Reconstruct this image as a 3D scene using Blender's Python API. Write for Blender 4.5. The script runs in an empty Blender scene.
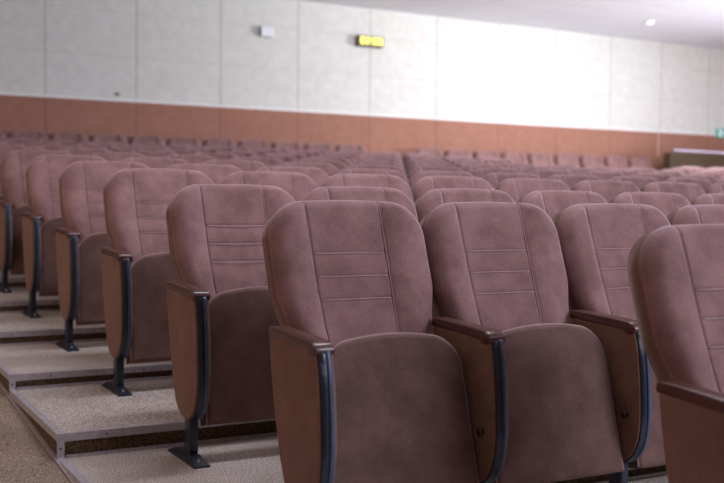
import bpy, bmesh, math, random
from math import sin, cos, pi, sqrt, exp, atan2
from mathutils import Vector, Matrix
random.seed(7)
scene = bpy.context.scene
COL = scene.collection

# ------------------------------------------------------------------ camera
CAM = Vector((-1.2322, -1.4467, 0.3569))
YAW, PITCH, ROLL, FPX = 0.5016, -0.0388, 0.0110, 1019.8
fw = Vector((sin(YAW)*cos(PITCH), cos(YAW)*cos(PITCH), sin(PITCH)))
rt0 = Vector((cos(YAW), -sin(YAW), 0)); up0 = rt0.cross(fw)
rt = cos(ROLL)*rt0 + sin(ROLL)*up0; up = -sin(ROLL)*rt0 + cos(ROLL)*up0
cd = bpy.data.cameras.new('camera'); cam = bpy.data.objects.new('camera', cd); COL.objects.link(cam)
cd.sensor_width = 36; cd.lens = FPX/724*36
cam.matrix_world = Matrix(((rt.x, up.x, -fw.x, CAM.x), (rt.y, up.y, -fw.y, CAM.y), (rt.z, up.z, -fw.z, CAM.z), (0, 0, 0, 1)))
cd.clip_start = .05; cd.clip_end = 100
cd.dof.use_dof = True; cd.dof.focus_distance = 3.45; cd.dof.aperture_fstop = 2.7
scene.camera = cam

# ------------------------------------------------------------------ world, view
w = bpy.data.worlds.new('world'); scene.world = w; w.use_nodes = True
w.node_tree.nodes['Background'].inputs[0].default_value = (.75, .8, 1, 1)
w.node_tree.nodes['Background'].inputs[1].default_value = .3
vs = scene.view_settings
vs.view_transform = 'Standard'; vs.look = 'None'; vs.gamma = 1; vs.exposure = 0.65; vs.use_curve_mapping = False

# ------------------------------------------------------------------ lights
def area(name, loc, target, sx, sy, power, col):
    l = bpy.data.lights.new(name, 'AREA'); l.shape = 'RECTANGLE'; l.size = sx; l.size_y = sy
    l.energy = power; l.color = col
    o = bpy.data.objects.new(name, l); COL.objects.link(o); o.location = loc
    o.rotation_euler = (Vector(target)-Vector(loc)).to_track_quat('-Z', 'Y').to_euler()
    return o
w1 = area('back_wall_fill', (7.8, 5.6, 3.2), (9.6, 13.4, 3.0), 4.5, .6, 38, (1, .99, .95)); w1.data.spread = math.radians(84)  # added wash to brighten the upper back wall, not a known fixture
w2 = area('ceiling_fill_right', (16.3, 7.6, 1.4), (9.0, 9.6, 3.55), 6.0, .6, 300, (.89, .91, 1)); w2.data.spread = math.radians(100)  # added uplight that lifts the ceiling; no cove fitting is known here
area('hall_light_back', (10.0, 9.0, 3.45), (10.0, 9.3, 0), 5.0, 1.4, 38, (.97, .94, 1))
area('hall_light_middle', (5.4, 5.6, 3.45), (5.4, 5.9, 0), 4.0, 1.2, 28, (.86, .88, 1))
area('hall_light_right', (11.0, 5.0, 3.45), (11.0, 5.6, 0), 5.0, 1.4, 170, (.97, .95, 1))
area('cool_fill_right', (16.3, 7.5, 1.8), (9.0, 9.0, 3.4), 8.0, 2.2, 200, (.88, .90, 1))  # added cool fill for ceiling and wall; the right wall has no window
area('cool_fill_front', (3.6, -3.9, 2.7), (4.4, 3.5, 0.6), 4.0, 1.6, 195, (.80, .84, 1))  # cool area light from the front, its source unseen
area('warm_fill_left', (-2.9, 4.0, 1.6), (3.0, 4.4, -.1), 5.0, 1.0, 22, (1, .86, .76))  # added warm fill in place of bounce off the left wall
area('hall_light_front', (1.3, 2.5, 3.45), (1.3, 2.7, 0), 2.4, .5, 55, (.86, .88, 1))

# ------------------------------------------------------------------ materials
def new_mat(name):
    m = bpy.data.materials.new(name); m.use_nodes = True
    nt = m.node_tree; b = nt.nodes['Principled BSDF']
    return m, nt, b
def noise(nt, scale, detail=3, rough=.5, vec=None):
    n = nt.nodes.new('ShaderNodeTexNoise'); n.inputs['Scale'].default_value = scale
    n.inputs['Detail'].default_value = detail; n.inputs['Roughness'].default_value = rough
    if vec: nt.links.new(vec, n.inputs['Vector'])
    return n
def coord(nt, kind='Object'):
    t = nt.nodes.new('ShaderNodeTexCoord'); return t.outputs[kind]
def ramp(nt, src, stops):
    r = nt.nodes.new('ShaderNodeValToRGB'); nt.links.new(src, r.inputs[0])
    e = r.color_ramp.elements
    while len(e) < len(stops): e.new(.5)
    for i, (p, c) in enumerate(stops): e[i].position = p; e[i].color = (*c, 1)
    return r
def bump(nt, b, src, strength, dist=.002):
    n = nt.nodes.new('ShaderNodeBump'); n.inputs['Strength'].default_value = strength
    n.inputs['Distance'].default_value = dist
    nt.links.new(src, n.inputs['Height']); nt.links.new(n.outputs[0], b.inputs['Normal'])
def mix(nt, a, bcol, fac, mode='MIX'):
    n = nt.nodes.new('ShaderNodeMix'); n.data_type = 'RGBA'; n.blend_type = mode
    for s, v in ((n.inputs['Factor'], fac), (n.inputs['A'], a), (n.inputs['B'], bcol)):
        if hasattr(v, 'links') or hasattr(v, 'is_linked'): nt.links.new(v, s)
        else: s.default_value = v if isinstance(v, (int, float)) else (*v, 1)
    return n.outputs['Result']

def velvet(name, c1, c2, sheen, tint, srough=.35):
    m, nt, b = new_mat(name)
    co = coord(nt)
    oi = nt.nodes.new('ShaderNodeObjectInfo')
    add = nt.nodes.new('ShaderNodeVectorMath'); add.operation = 'ADD'
    mul = nt.nodes.new('ShaderNodeVectorMath'); mul.operation = 'SCALE'; mul.inputs['Scale'].default_value = 1.0
    nt.links.new(oi.outputs['Location'], mul.inputs[0])
    nt.links.new(co, add.inputs[0]); nt.links.new(mul.outputs[0], add.inputs[1])
    big = noise(nt, 9, 4, .6, add.outputs[0])
    fine = noise(nt, 260, 2, .6, co)
    r = ramp(nt, big.outputs['Fac'], [(.34, c1), (.66, c2)])
    col = mix(nt, r.outputs[0], (.5, .5, .5), .0)
    f = ramp(nt, fine.outputs['Fac'], [(.3, (.80, .80, .80)), (.7, (1.15, 1.15, 1.15))])
    col = mix(nt, r.outputs[0], f.outputs[0], 1.0, 'MULTIPLY')
    nt.links.new(col, b.inputs['Base Color'])
    b.inputs['Roughness'].default_value = .85
    b.inputs['Specular IOR Level'].default_value = .15
    b.inputs['Sheen Weight'].default_value = sheen
    b.inputs['Sheen Roughness'].default_value = srough
    b.inputs['Sheen Tint'].default_value = (*tint, 1)
    bump(nt, b, fine.outputs['Fac'], .25, .001)
    return m
M = {}
M['velvet'] = velvet('mauve_velvet', (.215, .114, .108), (.320, .180, .172), .7, (1, .82, .97))
M['gusset'] = velvet('brown_gusset_velvet', (.150, .080, .058), (.200, .110, .085), .35, (.9, .7, .65))
M['seam'] = velvet('seam_velvet', (.38, .25, .25), (.46, .31, .31), 1.0, (1, .88, .94))
M['seat_velvet'] = velvet('dark_seat_velvet', (.135, .073, .062), (.200, .113, .100), .45, (.95, .78, .86))  # darker velvet for the tipped-up seat than for the backrest
M['panel'] = velvet('tan_brown_upholstery', (.195, .105, .074), (.240, .135, .098), .35, (.9, .7, .6))
M['shell'] = velvet('brown_back_upholstery', (.20, .088, .052), (.25, .115, .07), .45, (.9, .6, .5))

def plain(name, c, rough=.5, metal=0, spec=.5, coat=0):
    m, nt, b = new_mat(name)
    n = noise(nt, 35, 3, .5, coord(nt))
    c1 = tuple(x*.88 for x in c); c2 = tuple(min(1, x*1.1) for x in c)
    r = ramp(nt, n.outputs['Fac'], [(.35, c1), (.65, c2)])
    nt.links.new(r.outputs[0], b.inputs['Base Color'])
    b.inputs['Roughness'].default_value = rough; b.inputs['Metallic'].default_value = metal
    b.inputs['Specular IOR Level'].default_value = spec; b.inputs['Coat Weight'].default_value = coat
    return m
M['black'] = plain('black_powder_coat', (.012, .018, .034), .34, 0, .6)
M['post_highlight'] = plain('blue_grey_highlight_metal', (.075, .10, .165), .35, .2)  # bright reflection on the post strip, put into the colour
M['alu'] = plain('brushed_aluminium', (.56, .53, .57), .42, .5)
M['dark_screw'] = plain('dark_screw', (.05, .045, .05), .4, .6)
M['bolt'] = plain('zinc_bolt', (.7, .7, .72), .3, .9)
M['white_plastic'] = plain('white_plastic', (.82, .83, .9), .4)
M['olive_plastic'] = plain('olive_grey_plastic', (.16, .14, .09), .5)
M['dark_case'] = plain('brown_black_case', (.10, .055, .045), .4)
M['rail'] = plain('pale_lilac_rail_paint', (.66, .62, .80), .35)
M['brown_fitting'] = plain('small_brown_fitting', (.15, .07, .04), .5)
M['lamp_white'] = plain('lamp_white', (.9, .9, .9), .4)

# lacquered wood of the armrests: reddish brown with grain along the rest
m, nt, b = new_mat('red_brown_lacquered_wood')
mp = nt.nodes.new('ShaderNodeMapping'); nt.links.new(coord(nt), mp.inputs[0]); mp.inputs['Scale'].default_value = (60, 4, 60)
n = noise(nt, 2.2, 5, .6, mp.outputs[0])
r = ramp(nt, n.outputs['Fac'], [(.3, (.060, .019, .014)), (.7, (.115, .038, .027))])
nt.links.new(r.outputs[0], b.inputs['Base Color']); b.inputs['Roughness'].default_value = .34
b.inputs['Coat Weight'].default_value = .2; b.inputs['Coat Roughness'].default_value = .15
M['wood'] = m

# speckled carpet
def carpet(name, dark, mid, light):
    m, nt, b = new_mat(name)
    co = coord(nt)
    s = noise(nt, 150, 2, .7, co)
    r = ramp(nt, s.outputs['Fac'], [(.34, dark), (.5, mid), (.66, light)])
    g = noise(nt, 3.2, 3, .5, co)
    rg = ramp(nt, g.outputs['Fac'], [(.35, (.86, .84, .82)), (.65, (1.08, 1.08, 1.08))])
    nt.links.new(mix(nt, r.outputs[0], rg.outputs[0], 1.0, 'MULTIPLY'), b.inputs['Base Color'])
    b.inputs['Roughness'].default_value = .95; b.inputs['Specular IOR Level'].default_value = .1
    bump(nt, b, s.outputs['Fac'], .6, .003)
    return m
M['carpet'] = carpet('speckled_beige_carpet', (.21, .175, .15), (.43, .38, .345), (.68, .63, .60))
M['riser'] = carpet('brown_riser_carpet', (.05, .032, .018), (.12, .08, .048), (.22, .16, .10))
M['aisle'] = carpet('brown_aisle_carpet', (.12, .085, .06), (.27, .205, .155), (.42, .335, .27))

# ------------------------------------------------------------------ walls: seams every 1.31 m
def panel_wall(name, base1, base2, seam, z_seams, strength=1.0):
    m, nt, b = new_mat(name)
    g = nt.nodes.new('ShaderNodeNewGeometry'); sp = nt.nodes.new('ShaderNodeSeparateXYZ')
    nt.links.new(g.outputs['Position'], sp.inputs[0])
    def M_(op, a, bb=None):
        n = nt.nodes.new('ShaderNodeMath'); n.operation = op
        for i, v in enumerate((a, bb)):
            if v is None: continue
            if isinstance(v, (int, float)): n.inputs[i].default_value = v
            else: nt.links.new(v, n.inputs[i])
        return n.outputs[0]
    x = M_('ADD', sp.outputs[0], -1.7817 + 1.31*20)
    x = M_('DIVIDE', x, 1.31); fr = M_('FRACT', x); d = M_('ABSOLUTE', M_('SUBTRACT', fr, .5))
    vx = M_('GREATER_THAN', d, .5 - .0065)
    tot = vx
    for z in z_seams:
        tz = M_('LESS_THAN', M_('ABSOLUTE', M_('SUBTRACT', sp.outputs[2], z)), .007)
        tot = M_('MAXIMUM', tot, M_('MULTIPLY', tz, .3))
    nz = noise(nt, 7, 5, .65, g.outputs['Position'])
    r = ramp(nt, nz.outputs['Fac'], [(.35, base1), (.65, base2)])
    nt.links.new(mix(nt, r.outputs[0], seam, M_('MULTIPLY', tot, strength)), b.inputs['Base Color'])
    b.inputs['Roughness'].default_value = .8; b.inputs['Specular IOR Level'].default_value = .2
    return m
M['wall'] = panel_wall('off_white_wall_panels', (.665, .665, .635), (.74, .74, .705), (.43, .42, .39), (2.44, 3.08))
M['terracotta'] = panel_wall('terracotta_wall_boards', (.335, .158, .112), (.385, .190, .138), (.24, .10, .065), ())
m, nt, b = new_mat('pale_grey_ceiling_tiles')
g = nt.nodes.new('ShaderNodeNewGeometry')
br = nt.nodes.new('ShaderNodeTexBrick'); br.offset = 0
nt.links.new(g.outputs['Position'], br.inputs['Vector'])
br.inputs['Scale'].default_value = 1; br.inputs['Brick Width'].default_value = 1.2; br.inputs['Row Height'].default_value = .6
br.inputs['Mortar Size'].default_value = .010; br.inputs['Mortar Smooth'].default_value = .6
br.inputs['Color1'].default_value = (.82, .82, .87, 1); br.inputs['Color2'].default_value = (.78, .78, .84, 1); br.inputs['Mortar'].default_value = (.66, .66, .73, 1)
nt.links.new(br.outputs['Color'], b.inputs['Base Color']); b.inputs['Roughness'].default_value = .8
M['ceiling'] = m
def emit(name, c, s):
    m, nt, b = new_mat(name)
    b.inputs['Base Color'].default_value = (*(x*.4 for x in c), 1); b.inputs['Emission Color'].default_value = (*c, 1)
    b.inputs['Emission Strength'].default_value = s
    return m
M['led'] = emit('yellow_led_digits', (1, .95, .18), 2.0)
M['exit_green'] = emit('exit_green', (.01, .30, .20), .4)
M['exit_white'] = emit('exit_white', (.75, .85, .95), .5)

# ------------------------------------------------------------------ mesh helpers
def obj(name, bm, mat, parent=None, smooth=False, label=None):
    bmesh.ops.recalc_face_normals(bm, faces=bm.faces)
    me = bpy.data.meshes.new(name); bm.to_mesh(me); bm.free()
    me.materials.append(mat)
    if smooth:
        for p in me.polygons: p.use_smooth = True
    o = bpy.data.objects.new(name, me); COL.objects.link(o)
    if parent: o.parent = parent
    if label: o['label'] = label
    return o
def struct(name, bm, mat, **k):
    o = obj(name, bm, mat, **k); o['kind'] = 'structure'; return o
def box(bm, x0, x1, y0, y1, z0, z1, bevel=0, seg=2):
    r = bmesh.ops.create_cube(bm, size=1); vsx = r['verts']
    for v in vsx:
        v.co = Vector(((x0+x1)/2 + v.co.x*(x1-x0), (y0+y1)/2 + v.co.y*(y1-y0), (z0+z1)/2 + v.co.z*(z1-z0)))
    if bevel:
        es = list({e for v in vsx for e in v.link_edges})
        bmesh.ops.bevel(bm, geom=es, offset=bevel, segments=seg, profile=.5, affect='EDGES')
    return bm
def BM(): return bmesh.new()
def extrude_yz(pts, x0, x1, bevel=0, seg=2):
    """closed YZ outline extruded along X, rims bevelled"""
    bm = BM()
    a = [bm.verts.new((x0, y, z)) for y, z in pts]
    f = bm.faces.new(a)
    r = bmesh.ops.extrude_face_region(bm, geom=[f])
    for v in r['geom']:
        if isinstance(v, bmesh.types.BMVert): v.co.x = x1
    if bevel:
        rim = [e for e in bm.edges if abs(e.verts[0].co.x-e.verts[1].co.x) < 1e-6]
        bmesh.ops.bevel(bm, geom=rim, offset=bevel, segments=seg, profile=.5, affect='EDGES', clamp_overlap=True)
    return bm
def tube(bm, pts, r, n=8, closed=False):
    P = [Vector(p) for p in pts]; rings = []
    N = len(P)
    for i, p in enumerate(P):
        a = P[i-1] if (i > 0 or closed) else p
        c = P[(i+1) % N] if (i < N-1 or closed) else p
        t = (c-a).normalized()
        s = t.cross(Vector((0, 1, 0)))
        if s.length < .1: s = t.cross(Vector((1, 0, 0)))
        s.normalize(); q = t.cross(s)
        rings.append([bm.verts.new(p + r*(cos(2*pi*k/n)*s + sin(2*pi*k/n)*q)) for k in range(n)])
    for i in range(N if closed else N-1):
        A, B = rings[i], rings[(i+1) % N]
        for k in range(n): bm.faces.new((A[k], A[(k+1) % n], B[(k+1) % n], B[k]))
    if not closed:
        bm.faces.new(rings[0]); bm.faces.new(rings[-1][::-1])
    return bm
def catmull(pts, n=6):
    out = []
    for i in range(len(pts)-1):
        p0 = pts[max(i-1, 0)]; p1 = pts[i]; p2 = pts[i+1]; p3 = pts[min(i+2, len(pts)-1)]
        for k in range(n):
            t = k/n
            out.append(tuple(.5*((2*p1[j]) + (-p0[j]+p2[j])*t + (2*p0[j]-5*p1[j]+4*p2[j]-p3[j])*t*t + (-p0[j]+3*p1[j]-3*p2[j]+p3[j])*t**3) for j in range(2)))
    out.append(tuple(pts[-1])); return out

# ------------------------------------------------------------------ measurements of the hall
S, P = .56, .9469
ROWZ = [-.0732, -.0206, .0399, .1237, .1872, .2557, .323] + [.323+.069*i for i in range(1, 7)]
FLOOR = -.600                      # tread below the armrest height
XS, YS = -.45, .302                # left edge of the platforms, riser behind each row
YW, ZC = 13.40, 3.546
X0, X1, Y0 = -3.2, 16.6, -6.0
BACKZ, LASTZ = 12.68, .885         # last row: its own taller platform

# ------------------------------------------------------------------ shell of the room
bm = box(BM(), X0-.1, X1+.1, YW, YW+.15, 1.79, ZC+.1); struct('wall_back', bm, M['wall'])
bm = box(BM(), X0-.1, X1+.1, YW-.012, YW+.15, -.9, 1.79); struct('wall_back_lower', bm, M['terracotta'])
bm = box(BM(), X0, X1, YW-.022, YW, 1.785, 1.812, .003); struct('trim_1', bm, M['lamp_white'])
bm = box(BM(), 13.50, 13.535, YW-.03, YW-.012, 1.30, 1.77, .003); struct('trim_2', bm, plain('pale_terracotta_trim', (.62, .36, .28), .5))
bm = box(BM(), X0-.15, X0, Y0, YW+.15, -.9, ZC+.1); struct('wall_left', bm, M['terracotta'])
bm = box(BM(), X1, X1+.15, Y0, YW+.15, -.9, ZC+.1); struct('wall_right', bm, M['terracotta'])
bm = box(BM(), X0-.15, X1+.15, Y0-.15, Y0, -.9, ZC+.1); struct('wall_front', bm, M['wall'])
bm = box(BM(), X0-.15, X1+.15, Y0-.15, YW+.15, ZC, ZC+.12); struct('ceiling', bm, M['ceiling'])
bm = box(BM(), X0, X1, Y0, -P+YS, -.9, ROWZ[0]+FLOOR-.06); struct('floor', bm, M['aisle'])

def rampz(y): return -.584 + .0655*(y-1.938)
bm = BM()
ya, yb = -P+YS, YW
vv = [bm.verts.new(c) for c in ((X0, ya, -.9), (XS, ya, -.9), (XS, ya, rampz(ya)), (X0, ya, rampz(ya)), (X0, yb, -.9), (XS, yb, -.9), (XS, yb, rampz(yb)), (X0, yb, rampz(yb)))]
for q in ((0, 1, 2, 3), (4, 7, 6, 5), (3, 2, 6, 7), (0, 4, 5, 1), (0, 3, 7, 4), (1, 5, 6, 2)): bm.faces.new([vv[i] for i in q])
struct('floor_ramp', bm, M['aisle'])
# thin metal bead where the ramp meets the platforms
bm = BM()
vv = []
for y in (ya, yb):
    for dx, dz in ((-.012, 0), (0, 0), (0, .008), (-.012, .008)): vv.append(bm.verts.new((XS+dx, y, rampz(y)+dz)))
for q in ((0, 1, 2, 3), (4, 7, 6, 5), (0, 4, 5, 1), (1, 5, 6, 2), (2, 6, 7, 3), (3, 7, 4, 0)): bm.faces.new([vv[i] for i in q])
struct('trim_3', bm, M['alu'])

tn = 4
def platform(y0, y1, zt, zlow):
    """one carpeted platform with its metal nosing, corner post, side edge, screws"""
    global tn
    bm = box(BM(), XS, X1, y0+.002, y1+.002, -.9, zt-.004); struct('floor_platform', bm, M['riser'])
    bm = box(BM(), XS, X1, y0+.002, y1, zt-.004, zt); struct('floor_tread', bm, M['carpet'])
    bm = BM()
    box(bm, XS-.004, X1, y0-.004, y0+.022, zt-.002, zt+.003)            # top flange
    box(bm, XS-.004, X1, y0-.004, y0+.0015, zt-.026, zt-.002)            # face flange
    box(bm, XS-.004, XS+.022, y0+.022, y1-.004, zt-.002, zt+.003)       # side edge, top
    box(bm, XS-.004, XS, y0+.0015, y1-.004, zt-.024, zt-.002)            # side edge, face
    box(bm, XS-.004, XS+.022, y0-.004, y0+.001, zlow+.002, zt-.026)     # corner upright
    box(bm, XS+.026, X1, y0-.012, y0+.001, zlow, zlow+.010)             # bead at the foot of the riser
    t = struct('trim_%d' % tn, bm, M['alu']); tn += 1
    bm = BM()
    xs = [XS+.008 + .0] + [XS+.17+.42*i for i in range(5)]
    for i, x in enumerate(xs):
        z = zt-.013 if i else (zlow+zt)/2-.008
        r = bmesh.ops.create_cone(bm, cap_ends=True, segments=10, radius1=.0035, radius2=.0035, depth=.003)
        for v in r['verts']: v.co = Vector((x+v.co.x, y0-.0055+v.co.z, z+v.co.y))
    obj('screw', bm, M['dark_screw'], parent=t)
for n in range(0, 13):
    zl = ROWZ[n-1]+FLOOR if n else ROWZ[0]+FLOOR-.06
    y1 = n*P+YS if n < 12 else 12*P+YS+.20
    platform((n-1)*P+YS, y1, ROWZ[n]+FLOOR, zl)
platform(12*P+YS+.20, YW-.012, LASTZ+FLOOR, ROWZ[12]+FLOOR)

# ------------------------------------------------------------------ the folding seat
CX = S/2-.0275          # middle of the seat, local x
def outline_w(s, half, top, r):
    if s <= top-r: return half
    q = max(0, r*r-(s-(top-r))**2)
    return half-r+sqrt(q)
def edge_dist(x, s, half, top, r):
    ax = abs(x); qx = ax-(half-r); qs = s-(top-r)
    if qx > 0 and qs > 0: return r-sqrt(qx*qx+qs*qs)
    return min(half-ax, top-s)
def frame(o, a):
    o = Vector(o); u = Vector((0, sin(a), cos(a))); nrm = Vector((0, cos(a), -sin(a)))
    return lambda x, s, d: Vector((o.x+x, o.y, o.z)) + u*s + nrm*d
def pad(F, half, top, r, s0, depth, re, dfun, xin, seams_x=(), seams_s=(), dome=0, nwing=14, shift=0):
    """upholstered pad: front skin with rounded rim, side wall and closed back"""
    ss = {round(s0+(top-s0)*i/30, 5) for i in range(31)}
    for i in range(13): ss.add(round(top-r+r*sin(pi/2*i/12), 5))
    for q in seams_s:
        for dq in (-.009, -.005, -.0025, 0, .0025, .005, .009): ss.add(round(q+dq, 5))
    for i in range(1, 6): ss.add(round(top-re*(1-cos(pi/2*i/6)), 5))
    ss = sorted(ss); keep = [ss[0]]
    for q in ss[1:]:
        if q-keep[-1] > .0012: keep.append(q)
    ss = keep; ss[-1] = top
    inn = {round(-xin+2*xin*i/16, 5) for i in range(17)}
    for q in (.0025, .005, .009): inn.add(round(xin-q, 5)); inn.add(round(-xin+q, 5))
    inn = sorted(inn)
    ts = [0.02, .045, .08] + [.08+.92*sin(pi/2*i/(nwing-3)) for i in range(1, nwing-2)]
    bm = BM(); rows = []
    for s in ss:
        wd = outline_w(s, half, top, r)
        xs = [-(xin-shift+t*(wd-xin+shift)) for t in reversed(ts)] + [q+shift for q in inn] + [xin+shift+t*(wd-xin-shift) for t in ts]
        row = []
        for x in xs:
            e = max(0, edge_dist(x, s, half, top, r))
            k = min(e/re, 1); d = re*(1-sqrt(max(0, 1-(1-k)**2)))
            d += dfun(x, s)*min(1, e/(re*.9))
            f = max(0, (s-(top-2*r))/(2*r))
            row.append(bm.verts.new(F(x, s-dome*(x/half)**2*f, d)))
        rows.append(row)
    for i in range(len(rows)-1):
        A, B = rows[i], rows[i+1]
        for k in range(len(A)-1): bm.faces.new((A[k], A[k+1], B[k+1], B[k]))
    rim = [rw[0] for rw in rows] + rows[-1][1:-1] + [rw[-1] for rw in reversed(rows)] + rows[0][-2:0:-1]
    nrm = F(0, 0, 1)-F(0, 0, 0)
    prev = rim
    for dd in (re+.010, depth):
        cur = []
        for v in rim:
            base = v.co.copy()
            loc_d = (base-F(0, 0, 0)).dot(nrm)
            cur.append(bm.verts.new(base+nrm*(dd-loc_d)))
        for k in range(len(rim)):
            k2 = (k+1) % len(rim)
            bm.faces.new((prev[k], prev[k2], cur[k2], cur[k])).material_index = 1
        prev = cur
    bm.faces.new(prev)
    return bm, ss
FB = frame((CX+.026, .317, 0), .345)
SX, SS = .127, (.088, .161, .235)
HB = .275; SO = .024
FB0 = FB
def FB(x, s, d):
    g = 1-.17*max(0, min(1, (.12-s)/.10))-.20*max(0, min(1, (.005-s)/.04)); ax = abs(x)
    if ax > SX: x = math.copysign(SX+(ax-SX)*g, x)
    return FB0(x, s, d)
def back_d(x, s):
    sx = SX+.004*(s/.4); x += SO; ax = abs(x)
    d = 0
    if ax > sx:
        t = min(1, (ax-sx)/(HB-sx)); d -= .018*sin(pi*min(1, t)**.85)
    else:
        d += .003*(1-(ax/sx)**2)
        q = [-.15]+list(SS)+[.415]
        for a, b_ in zip(q[:-1], q[1:]):
            if a <= s <= b_:
                ln = b_-a; d -= (.0028 if ln < .08 else .0035)*sin(pi*(s-a)/ln)**.8
        for z in SS: d += .0034*exp(-((s-z)/.0030)**2)
    d += .006*exp(-((ax-sx)/.0036)**2)
    return d
bm, _ = pad(FB, HB, .418, .118, -.16, .085, .038, back_d, SX, seams_s=SS, dome=.014, shift=-SO)

chair = bpy.data.objects.new('folding_seat', None); COL.objects.link(chair); chair.empty_display_size = .1
backrest = obj('backrest', bm, M['velvet'], chair, True)
backrest.data.materials.append(M['gusset'])
# stitched piping ridges on the seams
bm = BM()
for sg in (-1, 1):
    pts = []
    for i in range(41):
        s = -.12+i*(.398+.12)/40
        x = sg*(SX+.004*(s/.4))-SO; e = edge_dist(x, s, HB, .418, .118); k = min(e/.038, 1)
        pts.append(FB(x+sg*.0018, s-.014*(x/HB)**2*max(0, (s-.182)/.236), .038*(1-sqrt(max(0, 1-(1-k)**2))) + .0008))
    tube(bm, pts, .0020, 6)
for z in SS:
    tube(bm, [FB(-.122-SO+.244*i/20, z-.0030, -.0012) for i in range(21)], .0018, 6)
obj('seam_piping', bm, M['seam'], backrest, True)
# back shell
bm = BM()
ol = []
for i in range(15): s = -.17+i*(.449)/14; ol.append((-.252, s))
for i in range(1, 10): a = pi-pi/2*i/9; ol.append((-.133+.125*cos(a), .279+.125*sin(a)))
for i in range(1, 8): ol.append((-.133+.266*i/8, .404))
for i in range(0, 10): a = pi/2-pi/2*i/9; ol.append((.133+.125*cos(a), .279+.125*sin(a)))
for i in range(1, 15): s = .279-i*(.449)/14; ol.append((.252, s))
rings = []
for d, k in ((.080, .99), (.082, 1.0), (.092, 1.0), (.100, .98), (.104, .94)):
    rings.append([bm.verts.new(FB(x*k, (s-.12)*k+.12-.016*(x/.25)**2*max(0, (s-.195)/.21), d + (.008*(1-(x/.27)**2) if k < .96 else 0))) for x, s in ol])
for A, B in zip(rings[:-1], rings[1:]):
    for k in range(len(A)): bm.faces.new((A[k], A[(k+1) % len(A)], B[(k+1) % len(A)], B[k]))
bm.faces.new(rings[0]); bm.faces.new(rings[-1][::-1])
obj('back_shell', bm, M['shell'], chair, True, label='brown padded back shell')

# tipped-up seat
FS0 = frame((CX, .128, 0), .225)
def FS(x, s, d): return FS0(x*(1-.075*max(0, min(1, (s+.46)/.46))), s, d)
def seat_d(x, s):
    return -.016*(1-(x/.24)**2)*sin(pi*min(1, max(0, (s+.478)/.478)))**.7
bm, srows = pad(FS, .2470, 0.0, .090, -.482, .082, .014, seat_d, .118, dome=.030, nwing=12)
seat = obj('seat', bm, M['seat_velvet'], chair, True); seat.data.materials.append(M['gusset'])
bm = BM(); pts = []
def seat_edge(x, s):
    x *= .2470/.240
    return FS(x, s-.030*(x/.24)**2*max(0, (s+.23)/.23), .011)
for i in range(16): pts.append(seat_edge(-.240, -.478+i*.388/15))
for i in range(1, 10): a = pi-pi/2*i/9; pts.append(seat_edge(-.150+.090*cos(a), -.090+.090*sin(a)))
for i in range(1, 10): pts.append(seat_edge(-.150+.30*i/10, 0))
for i in range(0, 10): a = pi/2-pi/2*i/9; pts.append(seat_edge(.150+.090*cos(a), -.090+.090*sin(a)))
for i in range(1, 16): pts.append(seat_edge(.240, -.090-i*.388/15))
tube(bm, pts, .0030, 6)
obj('piping', bm, M['seam'], seat, True)

# arm panel
front = [(.004, -.018), (-.010, -.07), (-.020, -.14), (-.026, -.21), (-.029, -.28), (-.026, -.335), (-.012, -.385), (.016, -.425), (.055, -.449), (.095, -.455)]
back_ = [(.095, -.455), (.140, -.447), (.180, -.425), (.207, -.385), (.228, -.32), (.258, -.22), (.282, -.12), (.294, -.05), (.300, -.010)]
fr_s = catmull(front, 4); bk_s = catmull(back_, 4)
bm = extrude_yz(fr_s+bk_s[1:], -.056, -.004, .006, 3)
side_panel = obj('side_panel', bm, M['panel'], chair, True)
# dark metal strip set in the panel's front edge
strip = []
nn = len(fr_s)
def nrm2(i):
    a = fr_s[max(i-1, 0)]; b_ = fr_s[min(i+1, nn-1)]
    t = (b_[0]-a[0], b_[1]-a[1]); l = sqrt(t[0]**2+t[1]**2); return (t[1]/l, -t[0]/l)
outer = [(fr_s[i][0]+nrm2(i)[0]*.006, fr_s[i][1]+nrm2(i)[1]*.006) for i in range(nn)]
inner = [(fr_s[i][0]-nrm2(i)[0]*.010, fr_s[i][1]-nrm2(i)[1]*.010) for i in range(nn)]
bm = extrude_yz(outer+inner[::-1], -.050, -.012, .003, 2)
for v in bm.verts: pass
metal = obj('metal_post', bm, M['black'], chair, True, label='black metal edge strip and post')
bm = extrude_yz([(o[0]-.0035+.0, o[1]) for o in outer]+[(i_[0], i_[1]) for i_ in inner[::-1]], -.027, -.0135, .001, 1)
obj('ridge', bm, M['post_highlight'], metal, True, label='raised edge with a blue grey highlight in its colour')
# leg and foot plate
bm = box(BM(), -.053, -.020, .048, .108, -.590, -.440, .006, 2)
leg = obj('leg', bm, M['black'], chair, True)
bm = BM()
lo = [(-.070, -.048), (-.012, -.048), (-.012, .236), (-.070, .236)]; hi = [(-.060, .020), (-.026, .020), (-.026, .165), (-.060, .165)]
A = [bm.verts.new((x, y, FLOOR)) for x, y in lo]; A2 = [bm.verts.new((x, y, FLOOR+.006)) for x, y in lo]; B = [bm.verts.new((x, y, FLOOR+.030)) for x, y in hi]
bm.faces.new(A); bm.faces.new(B)
for k in range(4):
    bm.faces.new((A[k], A[(k+1) % 4], A2[(k+1) % 4], A2[k])); bm.faces.new((A2[k], A2[(k+1) % 4], B[(k+1) % 4], B[k]))
foot = obj('foot_plate', bm, M['black'], chair)
for y in (-.018, .205):
    bm = BM(); r = bmesh.ops.create_cone(bm, cap_ends=True, segments=8, radius1=.006, radius2=.004, depth=.008)
    for v in r['verts']: v.co += Vector((-.043, y, FLOOR+.019))
    obj('bolt', bm, M['bolt'], foot)
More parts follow.
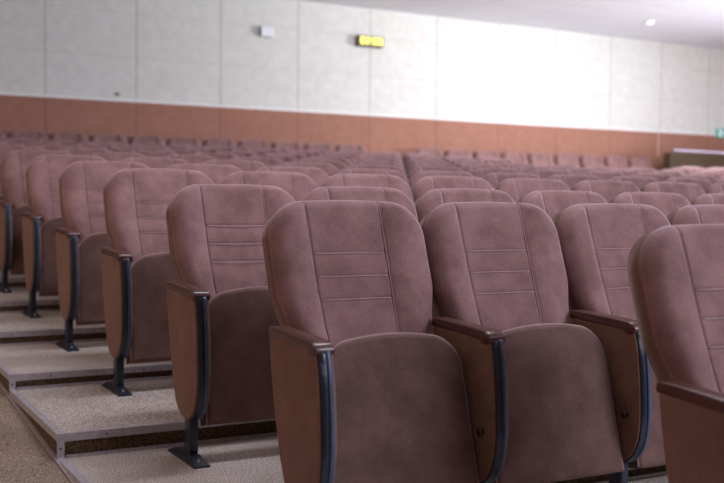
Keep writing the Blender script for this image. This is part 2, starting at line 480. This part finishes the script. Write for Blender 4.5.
# armrest
prof = catmull([(.306, .016), (.20, .012), (.06, .006), (.018, .003)], 5) + [(.008, .000), (.001, -.006), (-.003, -.014), (-.003, -.022), (.002, -.030), (.010, -.034), (.036, -.034), (.046, -.028), (.052, -.0205)] + [(.311, -.012), (.316, -.004), (.314, .010)]
bm = extrude_yz(prof, -.058, .003, .005, 3)
for v in bm.verts:
    if v.co.y > .06:
        t = (v.co.y-.06)/.30; v.co.x = -.028+(v.co.x+.028)*(1-.15*t)
obj('armrest', bm, M['wood'], chair, True)
# hinge bolts joining the seat to the panels on both sides
for xa, xb in ((-.0045, .006), (.494, .5035)):
    bm = BM(); r = bmesh.ops.create_cone(bm, cap_ends=True, segments=14, radius1=.013, radius2=.011, depth=abs(xb-xa))
    for v in r['verts']: v.co = Vector(((xa+xb)/2+v.co.z, .030+v.co.x, -.291+v.co.y))
    obj('hinge_bolt', bm, M['dark_screw'], chair, True)

ORD = ['zeroth', 'first', 'second', 'third', 'fourth', 'fifth', 'sixth', 'seventh', 'eighth', 'ninth', 'tenth', 'eleventh', 'twelfth', 'thirteenth',
       'fourteenth', 'fifteenth', 'sixteenth', 'seventeenth', 'eighteenth', 'nineteenth', 'twentieth', 'twenty-first', 'twenty-second', 'twenty-third', 'twenty-fourth', 'twenty-fifth']
def kids(o): return [c for c in bpy.data.objects if c.parent == o]
TREE = [(c, kids(c)) for c in kids(chair)]
first = [True]
def copy_chair():
    r = chair.copy(); COL.objects.link(r)
    for c, gs in TREE:
        d = c.copy(); COL.objects.link(d); d.parent = r
        for g_ in gs:
            h = g_.copy(); COL.objects.link(h); h.parent = d
    return r
def px(X, Y, Z):
    d = Vector((X, Y, Z))-CAM; return 362+FPX*d.dot(rt)/d.dot(fw)
def place(x, y, z, label):
    r = chair if first[0] else copy_chair(); first[0] = False
    r.location = (x, y, z); r.rotation_euler.z = 0; r['label'] = label; r['category'] = 'chair'; r['group'] = 'folding seats in rows across the hall'
    return r
MISSING = set()
for n in range(8, 13):
    for k in range(27):
        x = px(k*S, n*P+.42, ROWZ[n]+.25)
        if (x > (487 if n < 11 else 405) and not (n < 10 and x > 652)) or (n == 12 and x < 330): MISSING.add((n, k))
front_seat = place(S-.003, 0, ROWZ[0], 'big mauve velvet folding seat in the front row, cut off by the right edge')
front_seat.rotation_euler.z = math.radians(-5)
for n in range(1, 13):
    ks = [k for k in range(0, 27) if px(k*S+.50, n*P+.42, ROWZ[n]+.25) > 1 and px(k*S, n*P+.42, ROWZ[n]+.25) < 723 and (n, k) not in MISSING]
    for j, k in enumerate(ks):
        if n == 1:
            lab = ['mauve velvet folding seat at the aisle end of the second row, sharply in focus',
                   'mauve velvet folding seat in the second row, beside the leftmost one', 'mauve velvet folding seat in the second row, partly behind the front row seat',
                   'mauve velvet folding seat in the second row, only its top showing at the right edge'][min(j, 3)]
        elif j == 0 and n <= 6:
            lab = 'mauve velvet folding seat at the aisle end of the %s row from the front' % ORD[n+1]
        else:
            lab = 'mauve velvet folding seat, %s from the left in the %s row from the front' % (ORD[j+1], ORD[n+1])
        place(k*S, n*P, ROWZ[n], lab)
jj = 0
for i in range(-1, 10):
    jj += 1
    place(1.2084+.016+i*S, BACKZ, LASTZ+.020, 'dark-topped folding seat, %s from the left in the back row, left block' % ORD[jj])
for i in range(9):
    place(7.77+i*.592, BACKZ, LASTZ+.010, 'dark-topped folding seat, %s from the left in the back row, right block' % ORD[i+1])

# ------------------------------------------------------------------ parapet and rail at the right
bm = box(BM(), 13.07, X1, 12.62, 12.80, LASTZ+FLOOR, 1.345, .01)
struct('wall_parapet', bm, plain('olive_brown_parapet_board', (.070, .042, .020), .8))
rail = bpy.data.objects.new('handrail', None); COL.objects.link(rail); rail.location = (13.25, 12.71, 1.345)
rail['label'] = 'pale lilac handrail on top of the low brown parapet at the right'; rail['category'] = 'handrail'
bm = tube(BM(), [(0, 0, .055), (3.2, 0, .034)], .025, 12); obj('rail_bar', bm, M['rail'], rail, True)
for x in (.25, 1.5, 2.8):
    bm = tube(BM(), [(x, 0, -.002), (x, 0, .035)], .012, 8); obj('bracket', bm, M['rail'], rail, True)

# ------------------------------------------------------------------ wall fittings
def thing(name, loc, label, cat):
    o = bpy.data.objects.new(name, None); COL.objects.link(o); o.location = loc; o.empty_display_size = .1
    o['label'] = label; o['category'] = cat; return o
t = thing('digital_clock', (6.985, YW, 3.0), 'black digital clock with glowing yellow digits high on the white wall', 'clock')
bm = box(BM(), -.245, .225, -.12, 0, -.092, .078, .006); obj('case', bm, M['dark_case'], t)
SEG = {'0': 'abcdef', '2': 'abged', ':': ''}
def digit(ch, x):
    bm = BM(); w_, h_, s_ = .068, .104, .015
    Z = -.002
    R = {'a': (0, w_, h_-s_, h_), 'd': (0, w_, 0, s_), 'g': (0, w_, h_/2-s_/2, h_/2+s_/2), 'f': (0, s_, h_/2, h_), 'b': (w_-s_, w_, h_/2, h_), 'e': (0, s_, 0, h_/2), 'c': (w_-s_, w_, 0, h_/2)}
    for q in SEG[ch]:
        a, b_, c, d = R[q]; box(bm, x+a, x+b_, -.126, -.118, Z-.05+c, Z-.05+d)
    obj('digit', bm, M['led'], t)
for ch, x in zip('0200', (-.205, -.105, .025, .125)): digit(ch, x)
bm = BM()
for z in (-.028, .022): box(bm, -.006, .006, -.126, -.118, z-.006, z+.006)
obj('colon', bm, M['led'], t)

t = thing('wall_box', (5.14, YW, 2.995), 'small white rectangular box high on the white wall, left of the clock', 'box')
bm = box(BM(), -.088, .10, -.065, 0, -.070, .066, .004); obj('housing', bm, M['olive_plastic'], t)
bm = box(BM(), -.10, .115, -.085, -.065, -.078, .074, .006); obj('cover', bm, M['white_plastic'], t)

t = thing('exit_sign', (15.30, YW, 1.84), 'green and white exit sign at the right edge where white meets terracotta', 'sign')
bm = box(BM(), -.19, .19, -.06, 0, -.088, .088, .004); obj('panel', bm, M['exit_green'], t)
bm = box(BM(), -.165, -.055, -.064, -.060, -.070, .070)
dp = obj('doorway', bm, M['exit_white'], t)
bm = BM()   # running figure in the doorway
r = bmesh.ops.create_cone(bm, cap_ends=True, segments=12, radius1=.012, radius2=.012, depth=.004)
for v in r['verts']: v.co = Vector((-.098+v.co.x, -.066+v.co.z, .046+v.co.y))
for a, b_, rr in (((-.102, .03), (-.112, -.012), .010), ((-.102, .024), (-.080, .006), .005), ((-.102, .024), (-.130, .012), .005), ((-.112, -.012), (-.085, -.03), .006), ((-.085, -.03), (-.088, -.06), .005), ((-.112, -.012), (-.120, -.04), .006), ((-.120, -.04), (-.148, -.046), .005)):
    tube(bm, [(a[0], -.066, a[1]), (b_[0], -.066, b_[1])], rr*.9, 6)
obj('figure', bm, M['exit_green'], dp)
bm = BM()
box(bm, -.02, .08, -.064, -.060, -.018, .018)
vv = [bm.verts.new((x, y, z)) for y in (-.064, -.060) for x, z in ((.07, .055), (.15, 0), (.07, -.055))]
bm.faces.new(vv[:3]); bm.faces.new(vv[3:][::-1])
for k in range(3): bm.faces.new((vv[k], vv[(k+1) % 3], vv[3+(k+1) % 3], vv[3+k]))
obj('arrow', bm, M['exit_white'], t)

t = thing('ceiling_downlight', (11.68, 11.80, ZC), 'small round white downlight in the pale ceiling, upper right', 'lamp')
bm = BM(); bmesh.ops.create_cone(bm, cap_ends=True, segments=24, radius1=.075, radius2=.085, depth=.03)
for v in bm.verts: v.co.z -= .015
obj('ring', bm, M['lamp_white'], t)
bm = BM(); bmesh.ops.create_uvsphere(bm, u_segments=20, v_segments=10, radius=.055)
for v in bm.verts: v.co.z = v.co.z*.5-.03
obj('bulb', bm, emit('downlight_glow', (1, 1, 1), 1.2), t, True)

bm = BM(); box(bm, -.032, .032, -.02, 0, -.017, .017, .006); box(bm, -.012, .022, -.028, -.018, -.008, .008, .003)
o = obj('wall_bracket', bm, M['brown_fitting']); o.location = (2.805, YW, 1.888)
o['label'] = 'tiny brown bracket on the white wall just above the terracotta band, left'; o['category'] = 'bracket'
